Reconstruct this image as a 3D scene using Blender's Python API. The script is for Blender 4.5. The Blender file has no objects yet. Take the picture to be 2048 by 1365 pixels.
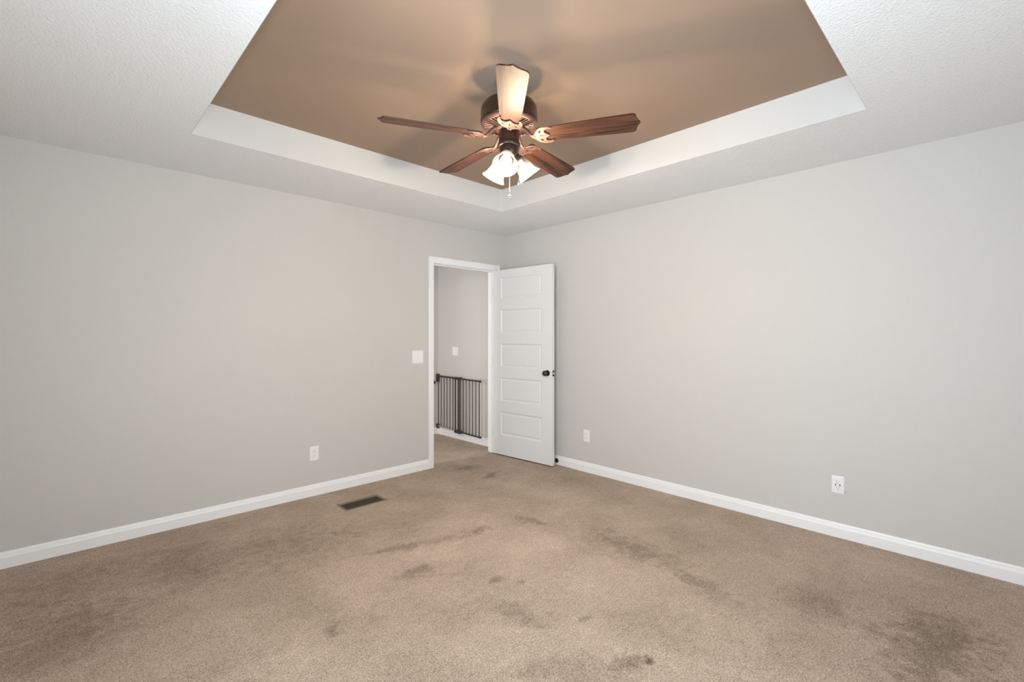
import bpy, bmesh, math, random
from mathutils import Vector, Matrix
from mathutils.geometry import tessellate_polygon
random.seed(7)
C = bpy.context.scene.collection
SC = bpy.context.scene
PI = math.pi

# ------------------------------------------------------------------ camera
TH = math.radians(46.0)
FW = Vector((math.cos(TH), math.sin(TH), 0)); RT = Vector((math.sin(TH), -math.cos(TH), 0))
cam_d = bpy.data.cameras.new('camera'); cam = bpy.data.objects.new('camera', cam_d); C.objects.link(cam)
cam_d.sensor_width = 36.0; cam_d.lens = 934.0 / 2048 * 36.0
cam_d.shift_y = -10.5 / 2048; cam_d.clip_start = 0.02
cam.location = (-3.642, -3.886, 1.311)
cam.rotation_euler = (PI / 2, 0, TH - PI / 2)
SC.camera = cam

# ------------------------------------------------------------------ world, exposure, daylight, added hall fill
w = bpy.data.worlds.new('world'); SC.world = w; w.use_nodes = True
w.node_tree.nodes['Background'].inputs[0].default_value = (0.80, 0.88, 1.0, 1)
w.node_tree.nodes['Background'].inputs[1].default_value = 1.0
SC.view_settings.view_transform = 'Standard'; SC.view_settings.look = 'None'
SC.view_settings.gamma = 1.0; SC.view_settings.use_curve_mapping = False
SC.view_settings.exposure = -0.09

def area(name, loc, direction, sx, sy, power, col):
    d = bpy.data.lights.new(name, 'AREA'); d.shape = 'RECTANGLE'; d.size = sx; d.size_y = sy
    d.energy = power; d.color = col
    o = bpy.data.objects.new(name, d); C.objects.link(o); o.location = loc
    o.rotation_euler = Vector(direction).to_track_quat('-Z', 'Y').to_euler()
    return o
ROOM_W, ROOM_S, HALL_N, H, HT = -3.97, -4.22, 1.312, 2.44, 2.64
WIN = 0.115                                            # wall thickness
area('daylight_west', (ROOM_W - 0.16, -3.05, 1.40), (1, 0, 0.28), 1.5, 1.35, 110, (0.715, 0.865, 0.98))
area('daylight_south', (-2.7, ROOM_S - 0.16, 1.40), (0, 1, 0.28), 1.5, 1.35, 64, (0.70, 0.865, 0.98))
area('hall_fill', (-2.7, 0.40, 1.25), (1, 0.30, 0), 0.5, 1.8, 29, (1.0, 0.98, 0.95))  # added unseen fill light for the hallway
LAMP_W, LAMP_COL = 30.0, (1.0, 0.79, 0.56)

# ------------------------------------------------------------------ materials
def nt(name):
    m = bpy.data.materials.new(name); m.use_nodes = True
    n = m.node_tree; b = n.nodes['Principled BSDF']
    return m, n, b
def node(n, kind, **kw):
    x = n.nodes.new(kind)
    for k, v in kw.items(): setattr(x, k, v)
    return x
def set_in(x, **kw):
    for k, v in kw.items(): x.inputs[k.replace('_', ' ')].default_value = v
def mix_col(n, fac, a, b, blend='MIX'):
    x = node(n, 'ShaderNodeMix', data_type='RGBA', blend_type=blend)
    for sock, v in ((x.inputs[0], fac), (x.inputs[6], a), (x.inputs[7], b)):
        if hasattr(v, 'is_output'): n.links.new(v, sock)
        else: sock.default_value = v if isinstance(v, (int, float)) else (*v[:3], 1)
    return x.outputs[2]
def mathn(n, op, a, b=None, clamp=False):
    x = node(n, 'ShaderNodeMath', operation=op, use_clamp=clamp)
    for sock, v in ((x.inputs[0], a), (x.inputs[1], b)):
        if v is None: continue
        if hasattr(v, 'is_output'): n.links.new(v, sock)
        else: sock.default_value = v
    return x.outputs[0]
def noise(n, vec, scale, detail=2.0, rough=0.5, dist=0.0):
    x = node(n, 'ShaderNodeTexNoise'); set_in(x, Scale=scale, Detail=detail, Roughness=rough, Distortion=dist)
    n.links.new(vec, x.inputs['Vector']); return x.outputs['Fac']
def bump(n, b, height, strength, dist):
    x = node(n, 'ShaderNodeBump'); set_in(x, Strength=strength, Distance=dist)
    n.links.new(height, x.inputs['Height']); n.links.new(x.outputs[0], b.inputs['Normal'])
def coord(n, out='Object'):
    return node(n, 'ShaderNodeTexCoord').outputs[out]
def position(n):
    return node(n, 'ShaderNodeNewGeometry').outputs['Position']

def plain(name, col, rough=0.5, metal=0.0, spec=0.5, var=0.04, bscale=None, bstr=0.1, bdist=0.001, vscale=6.0, detail=3.0, coat=0.0):
    m, n, b = nt(name); p = position(n)
    f = noise(n, p, vscale, 3.0)
    dark = tuple(c * (1 - var) for c in col); light = tuple(min(1, c * (1 + var)) for c in col)
    n.links.new(mix_col(n, f, dark, light), b.inputs['Base Color'])
    set_in(b, Roughness=rough, Metallic=metal)
    b.inputs['Specular IOR Level'].default_value = spec
    b.inputs['Coat Weight'].default_value = coat; b.inputs['Coat Roughness'].default_value = 0.15
    if bscale: bump(n, b, noise(n, p, bscale, detail, 0.6), bstr, bdist)
    return m

M = {}
M['wall'] = plain('greige_wall_paint', (0.610, 0.592, 0.572), 0.55, spec=0.35, var=0.006, bscale=130, bstr=0.40, bdist=0.0022)
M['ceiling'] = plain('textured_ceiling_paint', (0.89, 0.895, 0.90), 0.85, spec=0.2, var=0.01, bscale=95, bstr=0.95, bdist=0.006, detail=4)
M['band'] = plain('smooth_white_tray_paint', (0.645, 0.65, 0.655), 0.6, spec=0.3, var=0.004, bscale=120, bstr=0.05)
M['tan'] = plain('tan_tray_paint', (0.345, 0.248, 0.184), 0.7, spec=0.25, var=0.01, bscale=150, bstr=0.15, bdist=0.0012)
M['trim'] = plain('white_semigloss_trim', (0.89, 0.89, 0.90), 0.35, var=0.01, bscale=40, bstr=0.03)
M['door'] = plain('white_door_paint', (0.78, 0.78, 0.785), 0.4, var=0.008, bscale=60, bstr=0.06)
M['plastic'] = plain('white_plate_plastic', (0.85, 0.85, 0.86), 0.3, var=0.01)
M['slot'] = plain('dark_socket_slot', (0.03, 0.03, 0.032), 0.6, var=0.1)
M['slot_pale'] = plain('grey_socket_slot', (0.30, 0.30, 0.31), 0.6, var=0.1)
M['bronze'] = plain('oil_rubbed_bronze', (0.075, 0.060, 0.050), 0.3, metal=0.85, var=0.25, vscale=60)
M['steel'] = plain('brushed_nickel', (0.55, 0.54, 0.52), 0.35, metal=1.0, var=0.08, vscale=40)
M['bolt'] = plain('bright_latch_bolt', (0.80, 0.80, 0.79), 0.45, metal=0.3, var=0.03)
M['gate'] = plain('brown_gate_enamel', (0.050, 0.038, 0.032), 0.35, metal=0.3, var=0.12, vscale=30)
M['gate_rail'] = plain('pale_gate_rail_metal', (0.42, 0.38, 0.35), 0.35, metal=0.5, var=0.06, vscale=30)
M['housing'] = plain('dark_brushed_bronze', (0.055, 0.030, 0.024), 0.38, metal=0.7, var=0.3, vscale=35, coat=0.3)
M['copper'] = plain('burnished_copper', (0.25, 0.145, 0.122), 0.47, metal=0.8, var=0.22, vscale=45)
M['crystal'] = plain('crystal_pendant_glass', (0.85, 0.86, 0.87), 0.05, var=0.02)
M['crystal'].node_tree.nodes['Principled BSDF'].inputs['Transmission Weight'].default_value = 1.0
M['register'] = plain('brown_register_enamel', (0.20, 0.150, 0.092), 0.45, metal=0.2, var=0.1, vscale=30)
M['slat'] = plain('dark_register_slat', (0.105, 0.085, 0.055), 0.5, metal=0.2, var=0.15, vscale=30)
M['duct'] = plain('dark_duct', (0.012, 0.010, 0.008), 0.8, var=0.2)
M['rubber'] = plain('black_rubber', (0.02, 0.02, 0.02), 0.7, var=0.1)

# -- carpet: flecked cut pile with crushed, worn and stained patches (each stain has a place of its own), some shade painted in at left
STAINS_AND_SHADE = [  # x, y, half length, half width, turn, strength
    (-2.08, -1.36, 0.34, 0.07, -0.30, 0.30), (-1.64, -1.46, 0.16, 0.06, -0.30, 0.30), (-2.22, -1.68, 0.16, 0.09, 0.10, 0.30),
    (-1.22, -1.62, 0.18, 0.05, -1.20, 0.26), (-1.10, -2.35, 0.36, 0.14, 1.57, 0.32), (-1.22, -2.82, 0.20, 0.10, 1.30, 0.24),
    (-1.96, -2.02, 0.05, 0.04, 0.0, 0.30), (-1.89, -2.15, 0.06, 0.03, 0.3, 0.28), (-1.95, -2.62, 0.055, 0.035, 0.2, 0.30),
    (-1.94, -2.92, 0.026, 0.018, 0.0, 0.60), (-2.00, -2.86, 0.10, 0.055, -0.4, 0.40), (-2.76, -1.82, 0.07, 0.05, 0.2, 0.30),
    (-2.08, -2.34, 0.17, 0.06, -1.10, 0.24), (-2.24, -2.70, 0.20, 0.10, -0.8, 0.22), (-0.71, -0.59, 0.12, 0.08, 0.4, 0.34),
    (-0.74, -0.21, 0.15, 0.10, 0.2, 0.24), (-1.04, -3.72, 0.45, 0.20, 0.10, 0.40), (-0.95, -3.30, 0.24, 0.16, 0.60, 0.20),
    (-3.00, -0.70, 1.05, 0.36, -0.24, 0.24), (-3.66, -1.10, 0.34, 0.36, 0.0, 0.24)]  # two broad left-hand patches: brushed pile, partly shade painted into the colour
def carpet():
    m, n, b = nt('beige_flecked_carpet'); p = position(n)
    warp = node(n, 'ShaderNodeTexNoise'); set_in(warp, Scale=4.0, Detail=4.0, Roughness=0.65)
    n.links.new(p, warp.inputs['Vector'])
    off = node(n, 'ShaderNodeVectorMath', operation='MULTIPLY_ADD')
    n.links.new(warp.outputs['Color'], off.inputs[0]); off.inputs[1].default_value = (0.34, 0.34, 0); off.inputs[2].default_value = (-0.17, -0.17, 0)
    pw = node(n, 'ShaderNodeVectorMath', operation='ADD'); n.links.new(p, pw.inputs[0]); n.links.new(off.outputs[0], pw.inputs[1])
    tufts = noise(n, p, 260, 3.0, 0.75); clump = noise(n, p, 105, 3.0, 0.75); fleck = noise(n, p, 480, 1.0, 0.5)
    s = mathn(n, 'ADD', mathn(n, 'MULTIPLY', tufts, 0.5), mathn(n, 'MULTIPLY', clump, 0.30))
    s = mathn(n, 'ADD', s, mathn(n, 'MULTIPLY', fleck, 0.20))
    # pile brushed this way and that
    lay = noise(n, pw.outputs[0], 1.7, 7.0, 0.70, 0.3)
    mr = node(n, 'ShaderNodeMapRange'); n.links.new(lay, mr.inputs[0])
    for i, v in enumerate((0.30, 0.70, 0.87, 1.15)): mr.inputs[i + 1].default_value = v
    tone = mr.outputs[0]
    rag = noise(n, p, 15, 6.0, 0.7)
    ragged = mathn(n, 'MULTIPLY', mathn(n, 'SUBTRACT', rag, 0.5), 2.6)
    for x, y, rx, ry, a, st in STAINS_AND_SHADE:
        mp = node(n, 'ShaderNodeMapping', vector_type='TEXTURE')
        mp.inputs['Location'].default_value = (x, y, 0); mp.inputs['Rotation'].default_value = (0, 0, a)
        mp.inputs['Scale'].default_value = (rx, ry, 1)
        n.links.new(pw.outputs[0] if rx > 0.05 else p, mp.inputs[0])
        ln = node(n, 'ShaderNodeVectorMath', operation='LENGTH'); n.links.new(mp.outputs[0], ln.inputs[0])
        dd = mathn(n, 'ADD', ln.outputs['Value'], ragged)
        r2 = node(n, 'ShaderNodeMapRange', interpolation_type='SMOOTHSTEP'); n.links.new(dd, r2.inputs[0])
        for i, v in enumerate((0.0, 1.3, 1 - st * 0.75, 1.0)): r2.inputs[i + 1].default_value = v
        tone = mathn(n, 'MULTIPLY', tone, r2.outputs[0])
    mott = noise(n, p, 26, 5.0, 0.7)
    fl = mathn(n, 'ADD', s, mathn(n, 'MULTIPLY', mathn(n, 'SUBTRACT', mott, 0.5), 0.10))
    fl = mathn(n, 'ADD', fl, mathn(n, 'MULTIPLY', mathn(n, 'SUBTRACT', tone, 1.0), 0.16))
    ramp = node(n, 'ShaderNodeValToRGB'); n.links.new(fl, ramp.inputs[0])
    e = ramp.color_ramp.elements
    e[0].position = 0.385; e[0].color = (0.165, 0.122, 0.086, 1)
    e[1].position = 0.625; e[1].color = (0.93, 0.775, 0.645, 1)
    mid = ramp.color_ramp.elements.new(0.50); mid.color = (0.535, 0.420, 0.332, 1)
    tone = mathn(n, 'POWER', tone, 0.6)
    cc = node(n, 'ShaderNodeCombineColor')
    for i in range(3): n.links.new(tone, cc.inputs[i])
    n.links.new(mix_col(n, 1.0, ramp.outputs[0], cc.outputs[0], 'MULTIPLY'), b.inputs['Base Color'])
    set_in(b, Roughness=0.95); b.inputs['Specular IOR Level'].default_value = 0.1
    bump(n, b, s, 0.9, 0.012)
    return m
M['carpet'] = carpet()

def wood():                                            # rosewood blades, the grain along the blade
    m, n, b = nt('rosewood_blade'); p = coord(n)
    mp = node(n, 'ShaderNodeMapping'); mp.inputs['Scale'].default_value = (1.6, 22, 22); n.links.new(p, mp.inputs[0])
    info = node(n, 'ShaderNodeObjectInfo')
    ad = node(n, 'ShaderNodeVectorMath', operation='ADD'); n.links.new(mp.outputs[0], ad.inputs[0])
    sc = mathn(n, 'MULTIPLY', info.outputs['Random'], 40.0); cx = node(n, 'ShaderNodeCombineXYZ'); n.links.new(sc, cx.inputs[1])
    n.links.new(cx.outputs[0], ad.inputs[1])
    g = noise(n, ad.outputs[0], 1.6, 5.0, 0.6, 0.9)
    mp2 = node(n, 'ShaderNodeMapping'); mp2.inputs['Scale'].default_value = (10, 260, 260); n.links.new(p, mp2.inputs[0])
    g2 = noise(n, mp2.outputs[0], 1.0, 2.0, 0.5)
    f = mathn(n, 'ADD', mathn(n, 'MULTIPLY', g, 0.8), mathn(n, 'MULTIPLY', g2, 0.2))
    ramp = node(n, 'ShaderNodeValToRGB'); n.links.new(f, ramp.inputs[0])
    e = ramp.color_ramp.elements
    e[0].position = 0.36; e[0].color = (0.018, 0.008, 0.005, 1)
    e[1].position = 0.62; e[1].color = (0.120, 0.045, 0.024, 1)
    k = ramp.color_ramp.elements.new(0.48); k.color = (0.068, 0.026, 0.015, 1)
    n.links.new(ramp.outputs[0], b.inputs['Base Color'])
    set_in(b, Roughness=0.52); b.inputs['Specular IOR Level'].default_value = 0.3
    bump(n, b, g2, 0.05, 0.001)
    return m
M['wood'] = wood()

def frosted():                                         # frosted bell glass: light passes and scatters
    m, n, b = nt('frosted_white_glass'); out = n.nodes['Material Output']; p = position(n)
    f = noise(n, p, 40, 3)
    col = mix_col(n, f, (0.13, 0.122, 0.11), (0.16, 0.152, 0.14))
    tl = node(n, 'ShaderNodeBsdfTranslucent'); df = node(n, 'ShaderNodeBsdfDiffuse'); tp = node(n, 'ShaderNodeBsdfTransparent')
    n.links.new(col, tl.inputs[0]); n.links.new(col, df.inputs[0]); tp.inputs[0].default_value = (1, 0.985, 0.96, 1)
    m1 = node(n, 'ShaderNodeMixShader'); m1.inputs[0].default_value = 0.45; n.links.new(tl.outputs[0], m1.inputs[1]); n.links.new(df.outputs[0], m1.inputs[2])
    m2 = node(n, 'ShaderNodeMixShader'); m2.inputs[0].default_value = 0.60; n.links.new(m1.outputs[0], m2.inputs[1]); n.links.new(tp.outputs[0], m2.inputs[2])
    n.links.new(m2.outputs[0], out.inputs[0])
    return m
M['frosted'] = frosted()
def glow(name, col, strength):
    m, n, b = nt(name); p = position(n)
    n.links.new(mix_col(n, noise(n, p, 20), col, col), b.inputs['Emission Color'])
    b.inputs['Base Color'].default_value = (0.9, 0.9, 0.9, 1); b.inputs['Emission Strength'].default_value = strength
    return m
M['bulb'] = glow('lit_bulb', (1.0, 0.95, 0.86), 4.0)
def pane():
    m, n, b = nt('window_glass'); out = n.nodes['Material Output']
    tp = node(n, 'ShaderNodeBsdfTransparent'); gl = node(n, 'ShaderNodeBsdfGlossy'); gl.inputs['Roughness'].default_value = 0.02
    fr = node(n, 'ShaderNodeFresnel'); fr.inputs[0].default_value = 1.45
    mx = node(n, 'ShaderNodeMixShader'); n.links.new(fr.outputs[0], mx.inputs[0]); n.links.new(tp.outputs[0], mx.inputs[1]); n.links.new(gl.outputs[0], mx.inputs[2])
    n.links.new(mx.outputs[0], out.inputs[0]); return m
M['pane'] = pane()

# ------------------------------------------------------------------ mesh helpers
def box(bm, x0, x1, y0, y1, z0, z1):
    v = [bm.verts.new(p) for p in ((x0, y0, z0), (x1, y0, z0), (x1, y1, z0), (x0, y1, z0), (x0, y0, z1), (x1, y0, z1), (x1, y1, z1), (x0, y1, z1))]
    for f in ((3, 2, 1, 0), (4, 5, 6, 7), (0, 1, 5, 4), (1, 2, 6, 5), (2, 3, 7, 6), (3, 0, 4, 7)):
        bm.faces.new([v[i] for i in f])
def boxes(*lst):
    bm = bmesh.new()
    for b in lst: box(bm, *b)
    return bm
def bevelled(bm, r, seg=2):
    bmesh.ops.bevel(bm, geom=bm.edges[:], offset=r, segments=seg, affect='EDGES', profile=0.5)
    return bm
def lathe(prof, seg=48, bm=None):                      # profile [(r, z)], closed at r == 0
    bm = bm or bmesh.new(); rings = []
    for r, z in prof:
        if r < 1e-6: rings.append([bm.verts.new((0, 0, z))])
        else: rings.append([bm.verts.new((r * math.cos(2 * PI * i / seg), r * math.sin(2 * PI * i / seg), z)) for i in range(seg)])
    for a, b in zip(rings, rings[1:]):
        for i in range(seg):
            j = (i + 1) % seg
            q = [a[0]] if len(a) == 1 else [a[i], a[j]]
            q += [b[0]] if len(b) == 1 else [b[j], b[i]]
            if len(q) >= 3: bm.faces.new(q)
    return bm
def tube(bm, pts, rad, seg=12, cap=True):
    pts = [Vector(p) for p in pts]; rings = []
    rads = rad if isinstance(rad, (list, tuple)) else [rad] * len(pts)
    t0 = (pts[1] - pts[0]).normalized(); up = t0.orthogonal().normalized()
    for i, p in enumerate(pts):
        t = (pts[min(i + 1, len(pts) - 1)] - pts[max(i - 1, 0)]).normalized()
        up = (up - t * up.dot(t)).normalized(); s = t.cross(up)
        rings.append([bm.verts.new(p + (up * math.cos(2 * PI * k / seg) + s * math.sin(2 * PI * k / seg)) * rads[i]) for k in range(seg)])
    for a, b in zip(rings, rings[1:]):
        for k in range(seg): bm.faces.new([a[k], a[(k + 1) % seg], b[(k + 1) % seg], b[k]])
    if cap: bm.faces.new(rings[0][::-1]); bm.faces.new(rings[-1])
    return bm
def prism(bm, loops, z0, z1):                          # outline with holes, given thickness
    flat = [Vector((x, y, 0)) for lp in loops for x, y in lp]
    tris = tessellate_polygon([[Vector((x, y, 0)) for x, y in lp] for lp in loops])
    lo = [bm.verts.new((p.x, p.y, z0)) for p in flat]; hi = [bm.verts.new((p.x, p.y, z1)) for p in flat]
    for t in tris:
        bm.faces.new([hi[i] for i in t]); bm.faces.new([lo[i] for i in reversed(t)])
    k = 0
    for lp in loops:
        for i in range(len(lp)):
            a, b = k + i, k + (i + 1) % len(lp)
            bm.faces.new([lo[a], lo[b], hi[b], hi[a]])
        k += len(lp)
    return bm
def obj(name, bm, m, parent=None, smooth=False, loc=None, rot=None):
    bmesh.ops.recalc_face_normals(bm, faces=bm.faces[:])
    me = bpy.data.meshes.new(name); bm.to_mesh(me); bm.free()
    me.materials.append(M[m] if isinstance(m, str) else m)
    if smooth:
        me.shade_smooth()
        me.set_sharp_from_angle(angle=math.radians(38))
    o = bpy.data.objects.new(name, me); C.objects.link(o)
    if parent: o.parent = parent
    if loc: o.location = loc
    if rot: o.rotation_euler = rot
    return o
def tag(o, label=None, cat=None, group=None, kind=None):
    for k, v in (('label', label), ('category', cat), ('group', group), ('kind', kind)):
        if v: o[k] = v
    return o
def thing(name, label, cat, loc=(0, 0, 0), rot=(0, 0, 0), group=None, kind=None):
    o = bpy.data.objects.new(name, None); C.objects.link(o); o.empty_display_size = 0.05
    o.location = loc; o.rotation_euler = rot
    return tag(o, label, cat, group, kind)
def struct(name, bm, m, label=None, cat=None, parent=None, smooth=False):
    return tag(obj(name, bm, m, parent, smooth), label, cat, None, None if parent else 'structure')

# ------------------------------------------------------------------ room shell
JL, JR, JT = -0.972, -0.153, 2.036                     # clear door opening in the left wall
J = 0.018
struct('floor', boxes((ROOM_W, 0, ROOM_S, HALL_N, -0.12, 0)), 'carpet', 'beige flecked wall to wall carpet with darker worn patches and painted-in shade', 'carpet')
struct('wall_left', boxes((ROOM_W, JL - J, 0, WIN, 0, H), (JR + J, 0, 0, WIN, 0, H), (JL - J, JR + J, 0, WIN, JT + J, H)),
       'wall', 'greige painted wall holding the doorway and double switch', 'wall')
struct('wall_right', boxes((0, WIN, ROOM_S - WIN, HALL_N + WIN, 0, H)), 'wall', 'greige painted wall behind the open white door', 'wall')
W0, W1, WZ0, WZ1 = -3.80, -2.30, 0.80, 2.10            # window behind the camera, west wall (y range)
struct('wall_west', boxes((ROOM_W - WIN, ROOM_W, ROOM_S - WIN, W0, 0, H), (ROOM_W - WIN, ROOM_W, W1, WIN, 0, H),
       (ROOM_W - WIN, ROOM_W, W0, W1, 0, WZ0), (ROOM_W - WIN, ROOM_W, W0, W1, WZ1, H)), 'wall', 'greige painted window wall facing the right wall', 'wall')
S0, S1 = -3.45, -1.95                                  # window in the south wall (x range)
struct('wall_south', boxes((ROOM_W, S0, ROOM_S - WIN, ROOM_S, 0, H), (S1, 0, ROOM_S - WIN, ROOM_S, 0, H),
       (S0, S1, ROOM_S - WIN, ROOM_S, 0, WZ0), (S0, S1, ROOM_S - WIN, ROOM_S, WZ1, H)), 'wall', 'greige painted window wall facing the doorway wall', 'wall')
struct('wall_hall', boxes((ROOM_W, 0, HALL_N, HALL_N + WIN, 0, H)), 'wall', 'greige end wall of the hallway beyond the doorway', 'wall')
struct('wall_hall_end', boxes((ROOM_W - WIN, ROOM_W, WIN, HALL_N + WIN, 0, H)), 'wall', 'greige far wall closing the hallway', 'wall')

# ceiling: textured border around a raised tray with a tan panel
TX0, TX1, TY0, TY1 = -3.12, -0.757, -3.44, -0.765
E1 = 0.002                                             # thickness of the tray's smooth facing
ceil = struct('ceiling', boxes((ROOM_W - WIN, TX0 - E1, ROOM_S - WIN, HALL_N + WIN, H, H + 0.03), (TX1 + E1, WIN, ROOM_S - WIN, HALL_N + WIN, H, H + 0.03),
       (TX0 - E1, TX1 + E1, ROOM_S - WIN, TY0 - E1, H, H + 0.03), (TX0 - E1, TX1 + E1, TY1 + E1, HALL_N + WIN, H, H + 0.03)), 'ceiling',
       'textured off white ceiling border around a raised tan tray', 'ceiling')
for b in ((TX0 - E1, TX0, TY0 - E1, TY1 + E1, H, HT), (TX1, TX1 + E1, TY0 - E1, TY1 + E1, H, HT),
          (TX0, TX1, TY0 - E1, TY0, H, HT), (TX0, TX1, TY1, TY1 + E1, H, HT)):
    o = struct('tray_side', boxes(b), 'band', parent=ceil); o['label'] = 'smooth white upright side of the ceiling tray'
o = struct('tray_panel', boxes((TX0 - 0.02, TX1 + 0.02, TY0 - 0.02, TY1 + 0.02, HT, HT + 0.03)), 'tan', parent=ceil); o['label'] = 'tan painted top of the ceiling tray'

# baseboards: flat board with a stepped, eased top
def base_profile(t=0.014, h=0.092):
    return [(0, 0), (t, 0), (t, h * 0.66), (t * 0.86, h * 0.70), (t * 0.70, h * 0.80), (t * 0.60, h * 0.90), (t * 0.45, h * 0.965), (t * 0.2, h), (0, h)]
def baseboard(name, p0, p1, inward, label, parent=None):
    p0, p1, nrm = Vector(p0), Vector(p1), Vector(inward)
    bm = bmesh.new(); rows = []
    for p in (p0, p1): rows.append([bm.verts.new(p + nrm * a + Vector((0, 0, z))) for a, z in base_profile()])
    n = len(rows[0])
    for i in range(n): bm.faces.new([rows[0][i], rows[0][(i + 1) % n], rows[1][(i + 1) % n], rows[1][i]])
    bm.faces.new(rows[0][::-1]); bm.faces.new(rows[1])
    return struct(name, bm, 'trim', label, 'baseboard', parent)
baseboard('baseboard_left', (ROOM_W, 0, 0), (JL - 0.063, 0, 0), (0, -1, 0), 'white baseboard along the doorway wall')
baseboard('baseboard_right', (0, ROOM_S, 0), (0, -0.014, 0), (-1, 0, 0), 'white baseboard along the wall behind the door')
baseboard('baseboard_corner', (JR + 0.06, 0, 0), (0, 0, 0), (0, -1, 0), 'short white baseboard between door casing and room corner')
baseboard('baseboard_hall_side', (0, WIN, 0), (0, HALL_N - 0.014, 0), (-1, 0, 0), 'white hallway baseboard under the brown gate')
baseboard('baseboard_hall', (ROOM_W, HALL_N, 0), (0, HALL_N, 0), (0, -1, 0), 'white baseboard on the hallway end wall')
baseboard('baseboard_west', (ROOM_W, ROOM_S, 0), (ROOM_W, 0, 0), (1, 0, 0), 'white baseboard under the west window')
baseboard('baseboard_south', (ROOM_W, ROOM_S, 0), (0, ROOM_S, 0), (0, 1, 0), 'white baseboard under the south window')

# door frame: jambs, stops and casing with an eased inner and a raised outer edge
frame = thing('trim_1', 'white casing and jambs framing the open bedroom doorway', 'door frame', (0, 0, 0), kind='structure')
PROF = [(0.0, 0), (0.0, 0.008), (0.005, 0.011), (0.032, 0.012), (0.039, 0.016), (0.053, 0.017), (0.058, 0.013), (0.058, 0)]
def cas_side(x_in, sgn, y, ydir, name):
    bm = bmesh.new(); top = JT + 0.005; rows = [[], []]
    for a, t in PROF:
        x = x_in + sgn * a
        rows[0].append(bm.verts.new((x, y + ydir * t, 0))); rows[1].append(bm.verts.new((x, y + ydir * t, top + a)))
    n = len(PROF)
    for i in range(n): bm.faces.new([rows[0][i], rows[0][(i + 1) % n], rows[1][(i + 1) % n], rows[1][i]])
    bm.faces.new(rows[0]); bm.faces.new(rows[1][::-1])
    return obj(name, bm, 'trim', frame)
def cas_head(y, ydir, name):
    bm = bmesh.new(); top = JT + 0.005; rows = [[], []]
    for a, t in PROF:
        rows[0].append(bm.verts.new((JL - 0.005 - a, y + ydir * t, top + a))); rows[1].append(bm.verts.new((JR + 0.005 + a, y + ydir * t, top + a)))
    n = len(PROF)
    for i in range(n): bm.faces.new([rows[0][i], rows[0][(i + 1) % n], rows[1][(i + 1) % n], rows[1][i]])
    bm.faces.new(rows[0]); bm.faces.new(rows[1][::-1])
    return obj(name, bm, 'trim', frame)
for y, yd in ((0.0, -1), (WIN, 1)):
    cas_side(JL - 0.005, -1, y, yd, 'side_casing'); cas_side(JR + 0.005, 1, y, yd, 'side_casing'); cas_head(y, yd, 'head_casing')
obj('jamb', boxes((JL - J, JL, 0, WIN, 0, JT), (JL, JL + 0.011, 0.045, 0.082, 0, JT - 0.011)), 'trim', frame)
obj('jamb', boxes((JR, JR + J, 0, WIN, 0, JT), (JR - 0.011, JR, 0.045, 0.082, 0, JT - 0.011)), 'trim', frame)
obj('head_jamb', boxes((JL - J, JR + J, 0, WIN, JT, JT + J), (JL, JR, 0.045, 0.082, JT - 0.011, JT)), 'trim', frame)
sp = obj('strike_plate', boxes((JL, JL + 0.0015, 0.008, 0.036, 0.905, 0.975)), 'bronze', frame); sp['label'] = 'dark strike plate in the door jamb'

# door leaf, swung wide open towards the right wall
def door_leaf(L, Z0, Z1, T):
    bm = bmesh.new()
    stile0, stile1 = 0.116, 0.132
    zs = [(0.230, 0.484), (0.601, 0.857), (0.970, 1.226), (1.340, 1.598), (1.712, 1.944)]
    ys = []
    for side in (0, 1):
        w0 = 0.0 if side == 0 else T; s = 1 if side == 0 else -1
        def V(u, z, d): return bm.verts.new((u, w0 + s * d, z))
        us = [0, stile0, L - stile1, L]; zc = [Z0] + [q for p in zs for q in p] + [Z1]
        grid = [[V(u, z, 0) for u in us] for z in zc]
        for i in range(len(zc) - 1):
            for j in range(3):
                if j == 1 and i % 2 == 1:
                    ring = [grid[i][1], grid[i][2], grid[i + 1][2], grid[i + 1][1]]
                    u0, u1, a, b = us[1], us[2], zc[i], zc[i + 1]
                    for ins, d in ((0.004, 0.002), (0.013, 0.0085), (0.020, 0.0085), (0.030, 0.0045), (0.034, 0.004)):
                        nr = [V(u0 + ins, a + ins, d), V(u1 - ins, a + ins, d), V(u1 - ins, b - ins, d), V(u0 + ins, b - ins, d)]
                        for k in range(4): bm.faces.new([ring[k], ring[(k + 1) % 4], nr[(k + 1) % 4], nr[k]])
                        ring = nr
                    bm.faces.new(ring)
                else:
                    bm.faces.new([grid[i][j], grid[i][j + 1], grid[i + 1][j + 1], grid[i + 1][j]])
        ys.append(grid)
    A, B = ys
    for i in range(len(A) - 1):
        for j in (0, 3): bm.faces.new([A[i][j], A[i + 1][j], B[i + 1][j], B[i][j]])
    for i in (0, len(A) - 1):
        for j in range(3): bm.faces.new([A[i][j], A[i][j + 1], B[i][j + 1], B[i][j]])
    return bm
DA = math.radians(-90 + 4.6)
DL, DT = 0.813, 0.035
door = tag(obj('door_1', door_leaf(DL, 0.012, 2.030, DT), 'door', None, loc=(JR - 0.002, -0.008, 0), rot=(0, 0, DA)),
           'white five panel door standing open against the right wall', 'door', None, 'structure')
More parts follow.
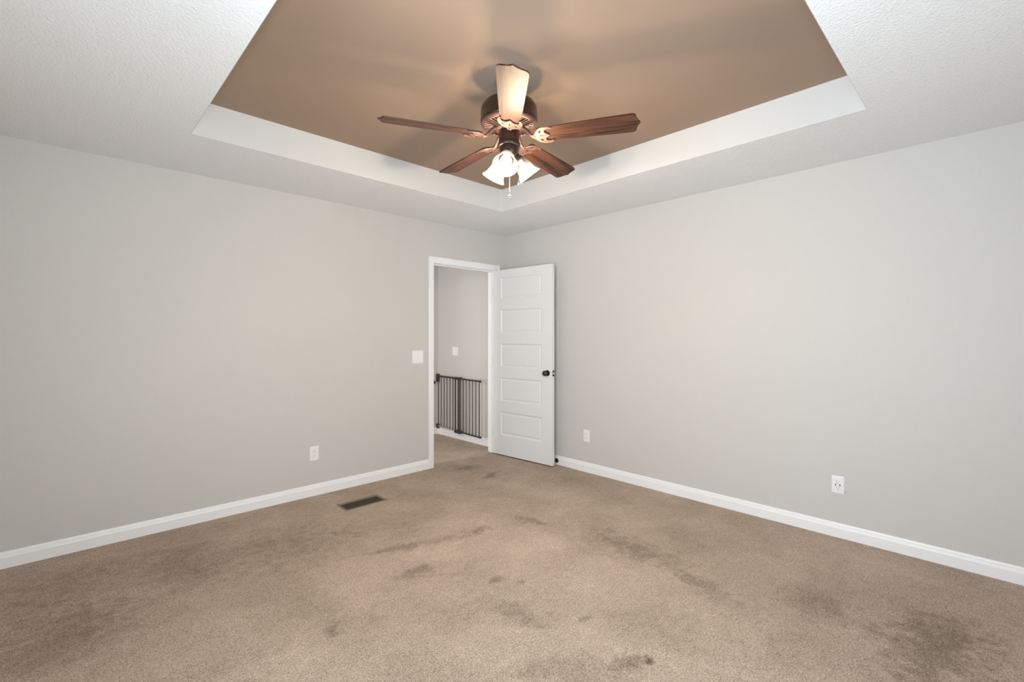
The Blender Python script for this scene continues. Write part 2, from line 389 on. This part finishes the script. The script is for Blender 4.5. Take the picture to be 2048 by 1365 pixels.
# local: x along the leaf, y = 0 the face towards the right wall, y = -T the face towards the room
for v in door.data.vertices: v.co.y = -v.co.y
door.data.flip_normals()
def knob(side):
    k = obj('door_knob', lathe([(0.0, 0.062), (0.014, 0.061), (0.023, 0.056), (0.0275, 0.047), (0.0275, 0.040), (0.022, 0.032), (0.013, 0.026), (0.0105, 0.020), (0.0105, 0.006), (0, 0.006)], 32), 'bronze', door, True,
            loc=(DL - 0.062, -DT if side else 0, 0.935), rot=(PI / 2 if side else -PI / 2, 0, 0))
    k['label'] = 'round dark bronze knob'
    obj('rosette', lathe([(0, 0), (0.031, 0), (0.031, 0.003), (0.028, 0.007), (0.014, 0.010), (0, 0.010)], 32), 'bronze', k, True)
    return k
knob(1); knob(0)
lp = obj('latch_plate', boxes((DL, DL + 0.0015, -DT / 2 - 0.0125, -DT / 2 + 0.0125, 0.905, 0.965)), 'bronze', door); lp['label'] = 'dark latch plate on the door edge'
obj('latch_bolt', boxes((DL, DL + 0.010, -DT / 2 - 0.006, -DT / 2 + 0.006, 0.926, 0.944)), 'bolt', lp)
for z in (0.24, 1.02, 1.80):
    h = obj('hinge', tube(boxes((-0.0015, 0.0, -0.034, -0.001, z - 0.044, z + 0.044)), [(-0.003, 0.004, z - 0.045), (-0.003, 0.004, z + 0.045)], 0.005), 'bronze', door); h['label'] = 'dark bronze hinge'

# windows behind the camera (outside the frame; they let the daylight in)
def window(name, along, fixed, a0, a1, label):
    t = thing(name, label, 'window', kind='structure')
    def B(p0, p1, d0, d1, z0, z1):
        return (p0, p1, fixed + d0, fixed + d1, z0, z1) if along == 'x' else (fixed + d0, fixed + d1, p0, p1, z0, z1)
    fw = 0.045; zm = (WZ0 + WZ1) / 2
    obj('window_frame', boxes(B(a0, a0 + fw, -0.10, -0.02, WZ0, WZ1), B(a1 - fw, a1, -0.10, -0.02, WZ0, WZ1), B(a0 + fw, a1 - fw, -0.10, -0.02, WZ0, WZ0 + fw), B(a0 + fw, a1 - fw, -0.10, -0.02, WZ1 - fw, WZ1), B(a0 + fw, a1 - fw, -0.09, -0.04, zm - 0.02, zm + 0.02), B((a0 + a1) / 2 - 0.03, (a0 + a1) / 2 + 0.03, -0.095, -0.03, WZ0 + fw, WZ1 - fw)), 'trim', t)
    obj('casing', boxes(B(a0 - 0.06, a0, 0, 0.016, WZ0 - 0.06, WZ1 + 0.06), B(a1, a1 + 0.06, 0, 0.016, WZ0 - 0.06, WZ1 + 0.06), B(a0, a1, 0, 0.016, WZ1, WZ1 + 0.06), B(a0, a1, 0, 0.016, WZ0 - 0.06, WZ0 - 0.02)), 'trim', t)
    obj('window_sill', boxes(B(a0, a1, -0.02, 0.04, WZ0 - 0.02, WZ0)), 'trim', t)
    obj('pane', boxes(B(a0 + fw, a1 - fw, -0.066, -0.062, WZ0 + fw, WZ1 - fw)), 'pane', t)
window('window_1', 'y', ROOM_W, W0, W1, 'white framed window in the west wall')
window('window_2', 'x', ROOM_S, S0, S1, 'white framed window in the south wall')

# ------------------------------------------------------------------ plates on the walls: local x right, z up, y out of the wall = -y
def plate_bm(wd, ht, th=0.0055):
    bm = bmesh.new(); lo = []; rows = []
    for ins, y in ((0, 0), (0, -th * 0.35), (0.003, -th * 0.85), (0.007, -th)):
        rows.append([bm.verts.new((sx * (wd / 2 - ins), y, sz * (ht / 2 - ins))) for sx, sz in ((-1, -1), (1, -1), (1, 1), (-1, 1))])
    for a, b in zip(rows, rows[1:]):
        for k in range(4): bm.faces.new([a[k], a[(k + 1) % 4], b[(k + 1) % 4], b[k]])
    bm.faces.new(rows[0][::-1]); bm.faces.new(rows[-1])
    return bm
def rocker(x, parent, wd=0.033, ht=0.066, flip=1):
    r = obj('switch_bezel', boxes((x - wd / 2, x + wd / 2, -0.0068, -0.0045, -ht / 2, ht / 2)), 'plastic', parent)
    bm = bmesh.new(); a, b = wd / 2 - 0.003, ht / 2 - 0.003
    pts = [(-b, -0.011 if flip > 0 else -0.007), (0.0, -0.0072), (b, -0.007 if flip > 0 else -0.011)]
    L = [[bm.verts.new((x + s * a, y, z)) for z, y in pts] + [bm.verts.new((x + s * a, -0.005, z)) for z in (b, -b)] for s in (-1, 1)]
    for k in range(5): bm.faces.new([L[0][k], L[0][(k + 1) % 5], L[1][(k + 1) % 5], L[1][k]])
    bm.faces.new(L[0]); bm.faces.new(L[1][::-1])
    obj('rocker', bm, 'plastic', r)
def disc(bm, x, z, r, y0, y1, seg=16, flat=None):
    A = []; B = []
    for i in range(seg):
        px, pz = r * math.cos(2 * PI * i / seg), r * math.sin(2 * PI * i / seg)
        if flat is not None: pz = max(pz, -flat)
        A.append(bm.verts.new((x + px, y0, z + pz))); B.append(bm.verts.new((x + px, y1, z + pz)))
    for i in range(seg): bm.faces.new([A[i], A[(i + 1) % seg], B[(i + 1) % seg], B[i]])
    bm.faces.new(A); bm.faces.new(B[::-1])
    return bm
sw = thing('light_switch', 'white double rocker switch on the wall left of the doorway', 'light switch', (-1.157, 0, 1.105), group='wall switches')
obj('cover_plate', plate_bm(0.122, 0.126), 'plastic', sw)
rocker(-0.023, sw); rocker(0.023, sw, flip=-1)
R90 = (0, 0, -PI / 2)                                  # plates on the right wall face -x
hs = thing('light_switch', 'white switch on the hallway wall above the brown gate', 'light switch', (0, 0.935, 1.110), R90, group='wall switches')
obj('cover_plate', plate_bm(0.118, 0.117), 'plastic', hs)
rocker(-0.023, hs); rocker(0.023, hs, wd=0.030)
d = obj('indicator', boxes((0.030, 0.036, -0.0085, -0.0066, -0.030, -0.026)), 'slot_pale', hs); d['label'] = 'small grey indicator'

def outlet(label, loc, rot, wd, ht, usb=False):
    t = thing('wall_outlet', label, 'outlet', loc, rot, group='wall outlets')
    obj('cover_plate', plate_bm(wd, ht), 'plastic', t)
    f = obj('receptacle', bevelled(boxes((-0.0165, 0.0165, -0.0072, -0.0045, -0.0335, 0.0335)), 0.0008), 'plastic', t)
    for zc in (0.0195, -0.0195):
        bm = bmesh.new(); yy = (-0.0076, -0.0068)
        zo = zc + (0.002 if not usb else 0.0)
        box(bm, -0.0075, -0.0055, *yy, zo - 0.001, zo + 0.008); box(bm, 0.0055, 0.0075, *yy, zo, zo + 0.007)
        disc(bm, 0, zo - 0.0075, 0.0026, *yy, flat=0.0016)
        obj('socket_slots', bm, 'slot', f)
    if usb:
        for s in (-1, 1):
            u = obj('usb_port', boxes((s * 0.0115 - 0.0026, s * 0.0115 + 0.0026, -0.0076, -0.0068, -0.0065, 0.0065)), 'slot', f); u['label'] = 'dark upright charging port'
    for z in (0.0415, -0.0415): obj('plate_screw', disc(bmesh.new(), 0, z, 0.0026, -0.0064, -0.005), 'plastic', t)
    return t
outlet('white outlet low on the doorway wall above the floor register', (-2.148, 0, 0.344), (0, 0, 0), 0.072, 0.118)
outlet('small white outlet on the right wall just beside the open door', (0, -1.149, 0.345), R90, 0.070, 0.116)
outlet('white charging outlet with dark ports far along the right wall', (0, -3.173, 0.340), R90, 0.071, 0.114, True)
tag(obj('wall_hole', disc(bmesh.new(), 0, 0, 0.0022, 0.0, -0.0008, 12), 'slot', None, loc=(0, -3.2125, 0.3005), rot=R90),
    'tiny dark hole at the lower corner of the charging outlet', 'hole')

# ------------------------------------------------------------------ floor register
rg = thing('floor_register', 'brown slatted metal register in the carpet by the doorway wall', 'floor vent', (-1.946, -0.444, 0.0))
RX, RY = 0.150, 0.062
bm = bmesh.new(); rows = []
for (xa, xb, ya, yb), z in (((-0.162, 0.178, -0.070, 0.104), 0.0), ((-0.162, 0.178, -0.070, 0.104), 0.002), ((-0.158, 0.172, -0.067, 0.098), 0.0045),
                            ((-RX, RX, -RY, RY), 0.0052), ((-RX, RX, -RY, RY), 0.0008)):
    rows.append([bm.verts.new((x, y, z)) for x, y in ((xa, ya), (xb, ya), (xb, yb), (xa, yb))])
for a, b in zip(rows, rows[1:]):
    for k in range(4): bm.faces.new([a[k], a[(k + 1) % 4], b[(k + 1) % 4], b[k]])
obj('register_frame', bm, 'register', rg)
obj('damper', boxes((-RX, RX, -RY, RY, 0.0004, 0.0012)), 'duct', rg)
for i in range(21):
    x = -RX + (i + 1) * 2 * RX / 22
    obj('slat', boxes((x - 0.0022, x + 0.0022, -RY, RY, 0.0012, 0.0046)), 'slat', rg)

# ------------------------------------------------------------------ door stop
ds = thing('door_stop', 'dark bronze door stop on the baseboard beside the open door', 'door stop', (-0.0140, -0.786, 0.042), (0, -PI / 2, 0))
obj('base_flange', lathe([(0, 0), (0.0225, 0), (0.0225, 0.004), (0.018, 0.008), (0.007, 0.010), (0, 0.010)], 28), 'bronze', ds, True)
obj('rod', tube(bmesh.new(), [(0, 0, 0.008), (0, 0, 0.052)], 0.0045), 'bronze', ds, True)
obj('rubber_tip', lathe([(0, 0.050), (0.008, 0.050), (0.009, 0.055), (0.008, 0.064), (0, 0.065)], 20), 'rubber', ds, True)

# ------------------------------------------------------------------ safety gate folded back along the hallway wall
GL = 0.965; ga = math.atan2(0.34 - 1.262, -0.077 + 0.022)
gate = thing('safety_gate', 'brown metal safety gate with upright bars on the hallway wall', 'safety gate', (-0.022, 1.285, 0), (0, 0, ga))
Z0, Z1 = 0.105, 0.785
def bar(x, r, z0, z1, y=0.0):
    return obj('bar', tube(bmesh.new(), [(x, y, z0), (x, y, z1)], r, 8), 'gate', gate, True)
mid = 0.49
obj('top_rail', bevelled(boxes((0.0, mid + 0.05, -0.011, 0.009, Z1 - 0.020, Z1)), 0.003), 'gate', gate)
obj('top_rail', bevelled(boxes((mid - 0.06, GL, -0.029, -0.011, Z1 - 0.020, Z1 - 0.002)), 0.003), 'gate', gate)
b_ = obj('bottom_rail', bevelled(boxes((0.0, mid - 0.03, -0.011, 0.009, Z0, Z0 + 0.018)), 0.003), 'gate_rail', gate); b_['label'] = 'pale lower rail of the inner half'
obj('bottom_rail', bevelled(boxes((mid - 0.03, GL, -0.029, -0.011, Z0, Z0 + 0.016)), 0.003), 'gate', gate)
for k in range(6): bar(0.012 + k * 0.070, 0.0055, Z0 + 0.017, Z1 - 0.019)
for x in (0.425, 0.490): bar(x, 0.0095, Z0 + 0.012, Z1 - 0.018, -0.006)
bar(0.545, 0.0095, Z0 + 0.012, Z1 - 0.018, -0.018)
for k in range(6): bar(0.615 + k * 0.067, 0.0055, Z0 + 0.014, Z1 - 0.019, -0.020)
for x in (GL,):
    c = obj('rail_cap', bevelled(boxes((x, x + 0.012, -0.032, -0.008, Z1 - 0.023, Z1 + 0.001)), 0.003), 'gate', gate)
    obj('rail_cap', bevelled(boxes((x, x + 0.012, -0.032, -0.008, Z0 - 0.003, Z0 + 0.019)), 0.003), 'gate', gate)
obj('rail_clamp', bevelled(boxes((mid - 0.065, mid + 0.065, -0.034, 0.013, Z1 - 0.026, Z1 + 0.006)), 0.005), 'gate', gate)
obj('rail_clamp', bevelled(boxes((mid - 0.055, mid + 0.065, -0.034, 0.013, Z0 - 0.016, Z0 + 0.022)), 0.005), 'gate', gate)
hb = obj('hinge_bracket', bevelled(boxes((-0.034, 0.016, -0.016, 0.016, Z1 - 0.085, Z1 + 0.018)), 0.004), 'gate', gate)
obj('hinge_bracket', bevelled(boxes((-0.034, 0.016, -0.016, 0.016, Z0 - 0.025, Z0 + 0.030)), 0.004), 'gate', gate)
gc = thing('gate_catch', 'dark gate catch on the hallway end wall at the left jamb', 'gate catch', (-0.072, HALL_N, 0.690), (PI / 2, 0, 0))
obj('catch_cup', lathe([(0, 0), (0.022, 0), (0.022, 0.010), (0.016, 0.022), (0, 0.024)], 24), 'gate', gc, True)

# ------------------------------------------------------------------ ceiling fan
HUB = Vector((-1.958, -2.120, 0))
fan = thing('ceiling_fan', 'five blade rosewood ceiling fan with copper irons and lit bell shades', 'ceiling fan', (HUB.x, HUB.y, HT))
ZC = -HT                                               # local z of the floor
def Z(z): return z - HT
obj('canopy', lathe([(0, 0), (0.066, 0), (0.066, -0.012), (0.058, -0.040), (0.036, -0.060), (0.020, -0.066), (0.0, -0.066)], 40), 'housing', fan, True)
obj('downrod', tube(bmesh.new(), [(0, 0, -0.060), (0, 0, -0.125)], 0.014, 20), 'housing', fan, True)
hous = obj('motor_housing', lathe([(0, Z(2.532)), (0.05, Z(2.532)), (0.105, Z(2.527)), (0.132, Z(2.517)), (0.144, Z(2.500)), (0.147, Z(2.478)), (0.147, Z(2.436)), (0.149, Z(2.433)), (0.149, Z(2.425)), (0.146, Z(2.420)), (0.142, Z(2.418)), (0, Z(2.418))], 64), 'housing', fan, True)
# vent ring: copper rim, radial ribs over a dark recess
ring = obj('vent_ring', lathe([(0.146, Z(2.4185)), (0.146, Z(2.411)), (0.140, Z(2.405)), (0.130, Z(2.402)), (0.126, Z(2.406)), (0.126, Z(2.4185))], 64), 'copper', fan, True)
obj('vent_recess', lathe([(0.127, Z(2.414)), (0.04, Z(2.410)), (0, Z(2.410))], 48), 'duct', ring)
bm = bmesh.new()
for i in range(40):
    a = 2 * PI * i / 40; c, s = math.cos(a), math.sin(a)
    tube(bm, [(0.070 * c, 0.070 * s, Z(2.398)), (0.100 * c, 0.100 * s, Z(2.402)), (0.129 * c, 0.129 * s, Z(2.405))], [0.0024, 0.0030, 0.0034], 6)
obj('vent_ribs', bm, 'copper', ring, True)
obj('flywheel', lathe([(0.0, Z(2.411)), (0.078, Z(2.411)), (0.078, Z(2.398)), (0.070, Z(2.385)), (0.060, Z(2.380)), (0.0, Z(2.380))], 48), 'copper', fan, True)
obj('switch_housing', lathe([(0, Z(2.381)), (0.050, Z(2.381)), (0.053, Z(2.374)), (0.053, Z(2.322)), (0.058, Z(2.316)), (0.060, Z(2.306)), (0.057, Z(2.298)), (0.048, Z(2.294)), (0, Z(2.294))], 48), 'housing', fan, True)
kit = obj('light_fitter', lathe([(0, Z(2.295)), (0.047, Z(2.295)), (0.050, Z(2.286)), (0.049, Z(2.268)), (0.043, Z(2.250)), (0.030, Z(2.236)), (0.014, Z(2.230)), (0.009, Z(2.220)), (0.005, Z(2.212)), (0, Z(2.210))], 48), 'housing', fan, True)

# blades
half = [(0.160, 0.049), (0.30, 0.0555), (0.42, 0.0605), (0.54, 0.0650), (0.618, 0.0670), (0.629, 0.0660), (0.6375, 0.0615), (0.6425, 0.0540), (0.6440, 0.0440), (0.6465, 0.0330), (0.6510, 0.0200), (0.6570, 0.0085), (0.6620, 0.0025)]
root = [(0.155, 0.044), (0.153, 0.02)]
outline = [(0.153, 0.0)] + [(x, y) for x, y in reversed(root)] + half + [(x, -y) for x, y in reversed(half)] + [(x, -y) for x, y in root]
bb = bmesh.new(); prism(bb, [outline], 0.0, 0.0065)
irn_h = [(0.150, 0.0085), (0.163, 0.010), (0.170, 0.024), (0.180, 0.040), (0.196, 0.053), (0.214, 0.0600), (0.236, 0.0615), (0.252, 0.0570), (0.260, 0.0500), (0.256, 0.0455), (0.246, 0.0485), (0.234, 0.0480), (0.224, 0.0420), (0.2195, 0.0330), (0.2205, 0.0230), (0.2270, 0.0130), (0.2330, 0.0080), (0.2400, 0.0025)]
irn_h = [(x - 0.028, y) for x, y in irn_h]
iron_out = irn_h + [(x, -y) for x, y in reversed(irn_h)]
def tear(cx, cy, rx, ry, ang, k=14):
    pts = []
    for i in range(k):
        a = 2 * PI * i / k; px, py = rx * math.cos(a), ry * math.sin(a) * (0.65 + 0.35 * math.cos(a))
        pts.append((cx + px * math.cos(ang) - py * math.sin(ang), cy + px * math.sin(ang) + py * math.cos(ang)))
    return pts
holes = [tear(0.169, 0.030, 0.013, 0.0075, 0.9), tear(0.169, -0.030, 0.013, 0.0075, -0.9), tear(0.177, 0.0, 0.013, 0.006, PI)]
PITCH = math.radians(-13)
azF = math.atan2(-FW.y, -FW.x)                         # direction from hub to camera
def ring_tube(bm, pts, z, r):
    n = len(pts)
    tube(bm, [(x, y, z) for x, y in pts] + [(pts[0][0], pts[0][1], z)], r, 6, False)
irn_bm = bmesh.new(); prism(irn_bm, [iron_out] + holes, -0.0060, -0.0012); ring_tube(irn_bm, iron_out, -0.0045, 0.0032)
for hl in holes: ring_tube(irn_bm, hl, -0.0055, 0.0015)
BZ = 2.341
blade_me = iron_me = None
for i in range(5):
    a = azF + math.radians(1.6) + i * 2 * PI / 5
    rot = (Matrix.Rotation(a, 4, 'Z') @ Matrix.Rotation(PITCH, 4, 'X')).to_euler()
    if i == 0:
        bl = obj('blade', bb, 'wood', fan, False, (0, 0, Z(BZ)), rot); blade_me = bl.data
        ir = obj('blade_iron', irn_bm, 'copper', bl, True); iron_me = ir.data
        ir['label'] = 'ornate copper blade iron'
    else:
        bl = bpy.data.objects.new('blade', blade_me); C.objects.link(bl); bl.parent = fan; bl.location = (0, 0, Z(BZ)); bl.rotation_euler = rot
        ir = bpy.data.objects.new('blade_iron', iron_me); C.objects.link(ir); ir.parent = bl; ir['label'] = 'ornate copper blade iron'
    ca, sa = math.cos(a), math.sin(a)
    pts = [(0.055, 2.388), (0.078, 2.384), (0.094, 2.371), (0.108, 2.354), (0.122, 2.341), (0.142, 2.3355)]
    obj('iron_arm', tube(bmesh.new(), [(r * ca, r * sa, Z(z)) for r, z in pts], [0.013, 0.012, 0.010, 0.0095, 0.0095, 0.008], 12), 'copper', fan, True)

# three bell shades, each on a short arm, bulb inside
bell = [(0.0265, 0.0), (0.029, 0.006), (0.034, 0.018), (0.0395, 0.032), (0.0425, 0.048), (0.0445, 0.064), (0.0485, 0.080), (0.0555, 0.094), (0.0635, 0.104), (0.0655, 0.107)]
bell_in = [(r - 0.0025, z) for r, z in bell]
for k, deg in enumerate((9, 134, -111)):
    # azimuth counted from the camera side towards the left of the picture
    al = math.radians(deg); dr = (-FW) * math.cos(al) + (-RT) * math.sin(al)
    tilt = math.radians(51)
    ax = (dr * math.cos(tilt) + Vector((0, 0, -1)) * math.sin(tilt)).normalized()
    neck = dr * 0.052 + Vector((0, 0, Z(2.242)))
    q = ax.to_track_quat('Z', 'Y')
    sh = obj('lamp_shade', lathe(bell + list(reversed(bell_in)) + [bell[0]], 48), 'frosted', fan, True, tuple(neck), q.to_euler())
    obj('lamp_socket', tube(bmesh.new(), [tuple(dr * 0.026 + Vector((0, 0, Z(2.270)))), tuple(neck - ax * 0.016), tuple(neck + ax * 0.006)], [0.012, 0.020, 0.0255], 20), 'housing', fan, True)
    bu = obj('light_bulb', lathe([(0, 0.092), (0.012, 0.0905), (0.022, 0.085), (0.028, 0.075), (0.0295, 0.065), (0.027, 0.053), (0.020, 0.040), (0.0145, 0.028), (0.013, 0.010), (0, 0.010)], 28), 'bulb', sh, True)
    bu['label'] = 'lit white bulb'
    bu.visible_shadow = True
    pd = bpy.data.lights.new('fan_lamp', 'POINT'); pd.energy = LAMP_W; pd.color = LAMP_COL; pd.shadow_soft_size = 0.032
    po = bpy.data.objects.new('fan_lamp', pd); C.objects.link(po); po.parent = fan; po.location = neck + ax * 0.100

# pull chains with crystal drops
for lat, dep, ztop, zend in ((0.003, 0.057, 2.315, 2.052), (0.0545, 0.0, 2.315, 2.098)):
    p = RT * lat + FW * dep
    bm = tube(bmesh.new(), [(p.x, p.y, Z(ztop)), (p.x, p.y, Z(zend + 0.034))], 0.0011, 6)
    nb = int((ztop - zend - 0.034) / 0.008)
    for i in range(nb):
        m4 = Matrix.Translation((p.x, p.y, Z(zend + 0.036 + i * 0.008)))
        bmesh.ops.create_icosphere(bm, subdivisions=1, radius=0.0019, matrix=m4)
    ch = obj('pull_chain', bm, 'steel', fan, True)
    dp = obj('pendant', lathe([(0, 0.036), (0.0022, 0.034), (0.0032, 0.029), (0.0060, 0.022), (0.0090, 0.014), (0.0100, 0.008), (0.0085, 0.003), (0.0045, 0.0003), (0, 0)], 14), 'crystal', ch, False, (p.x, p.y, Z(zend)))
    dp['label'] = 'faceted crystal teardrop'
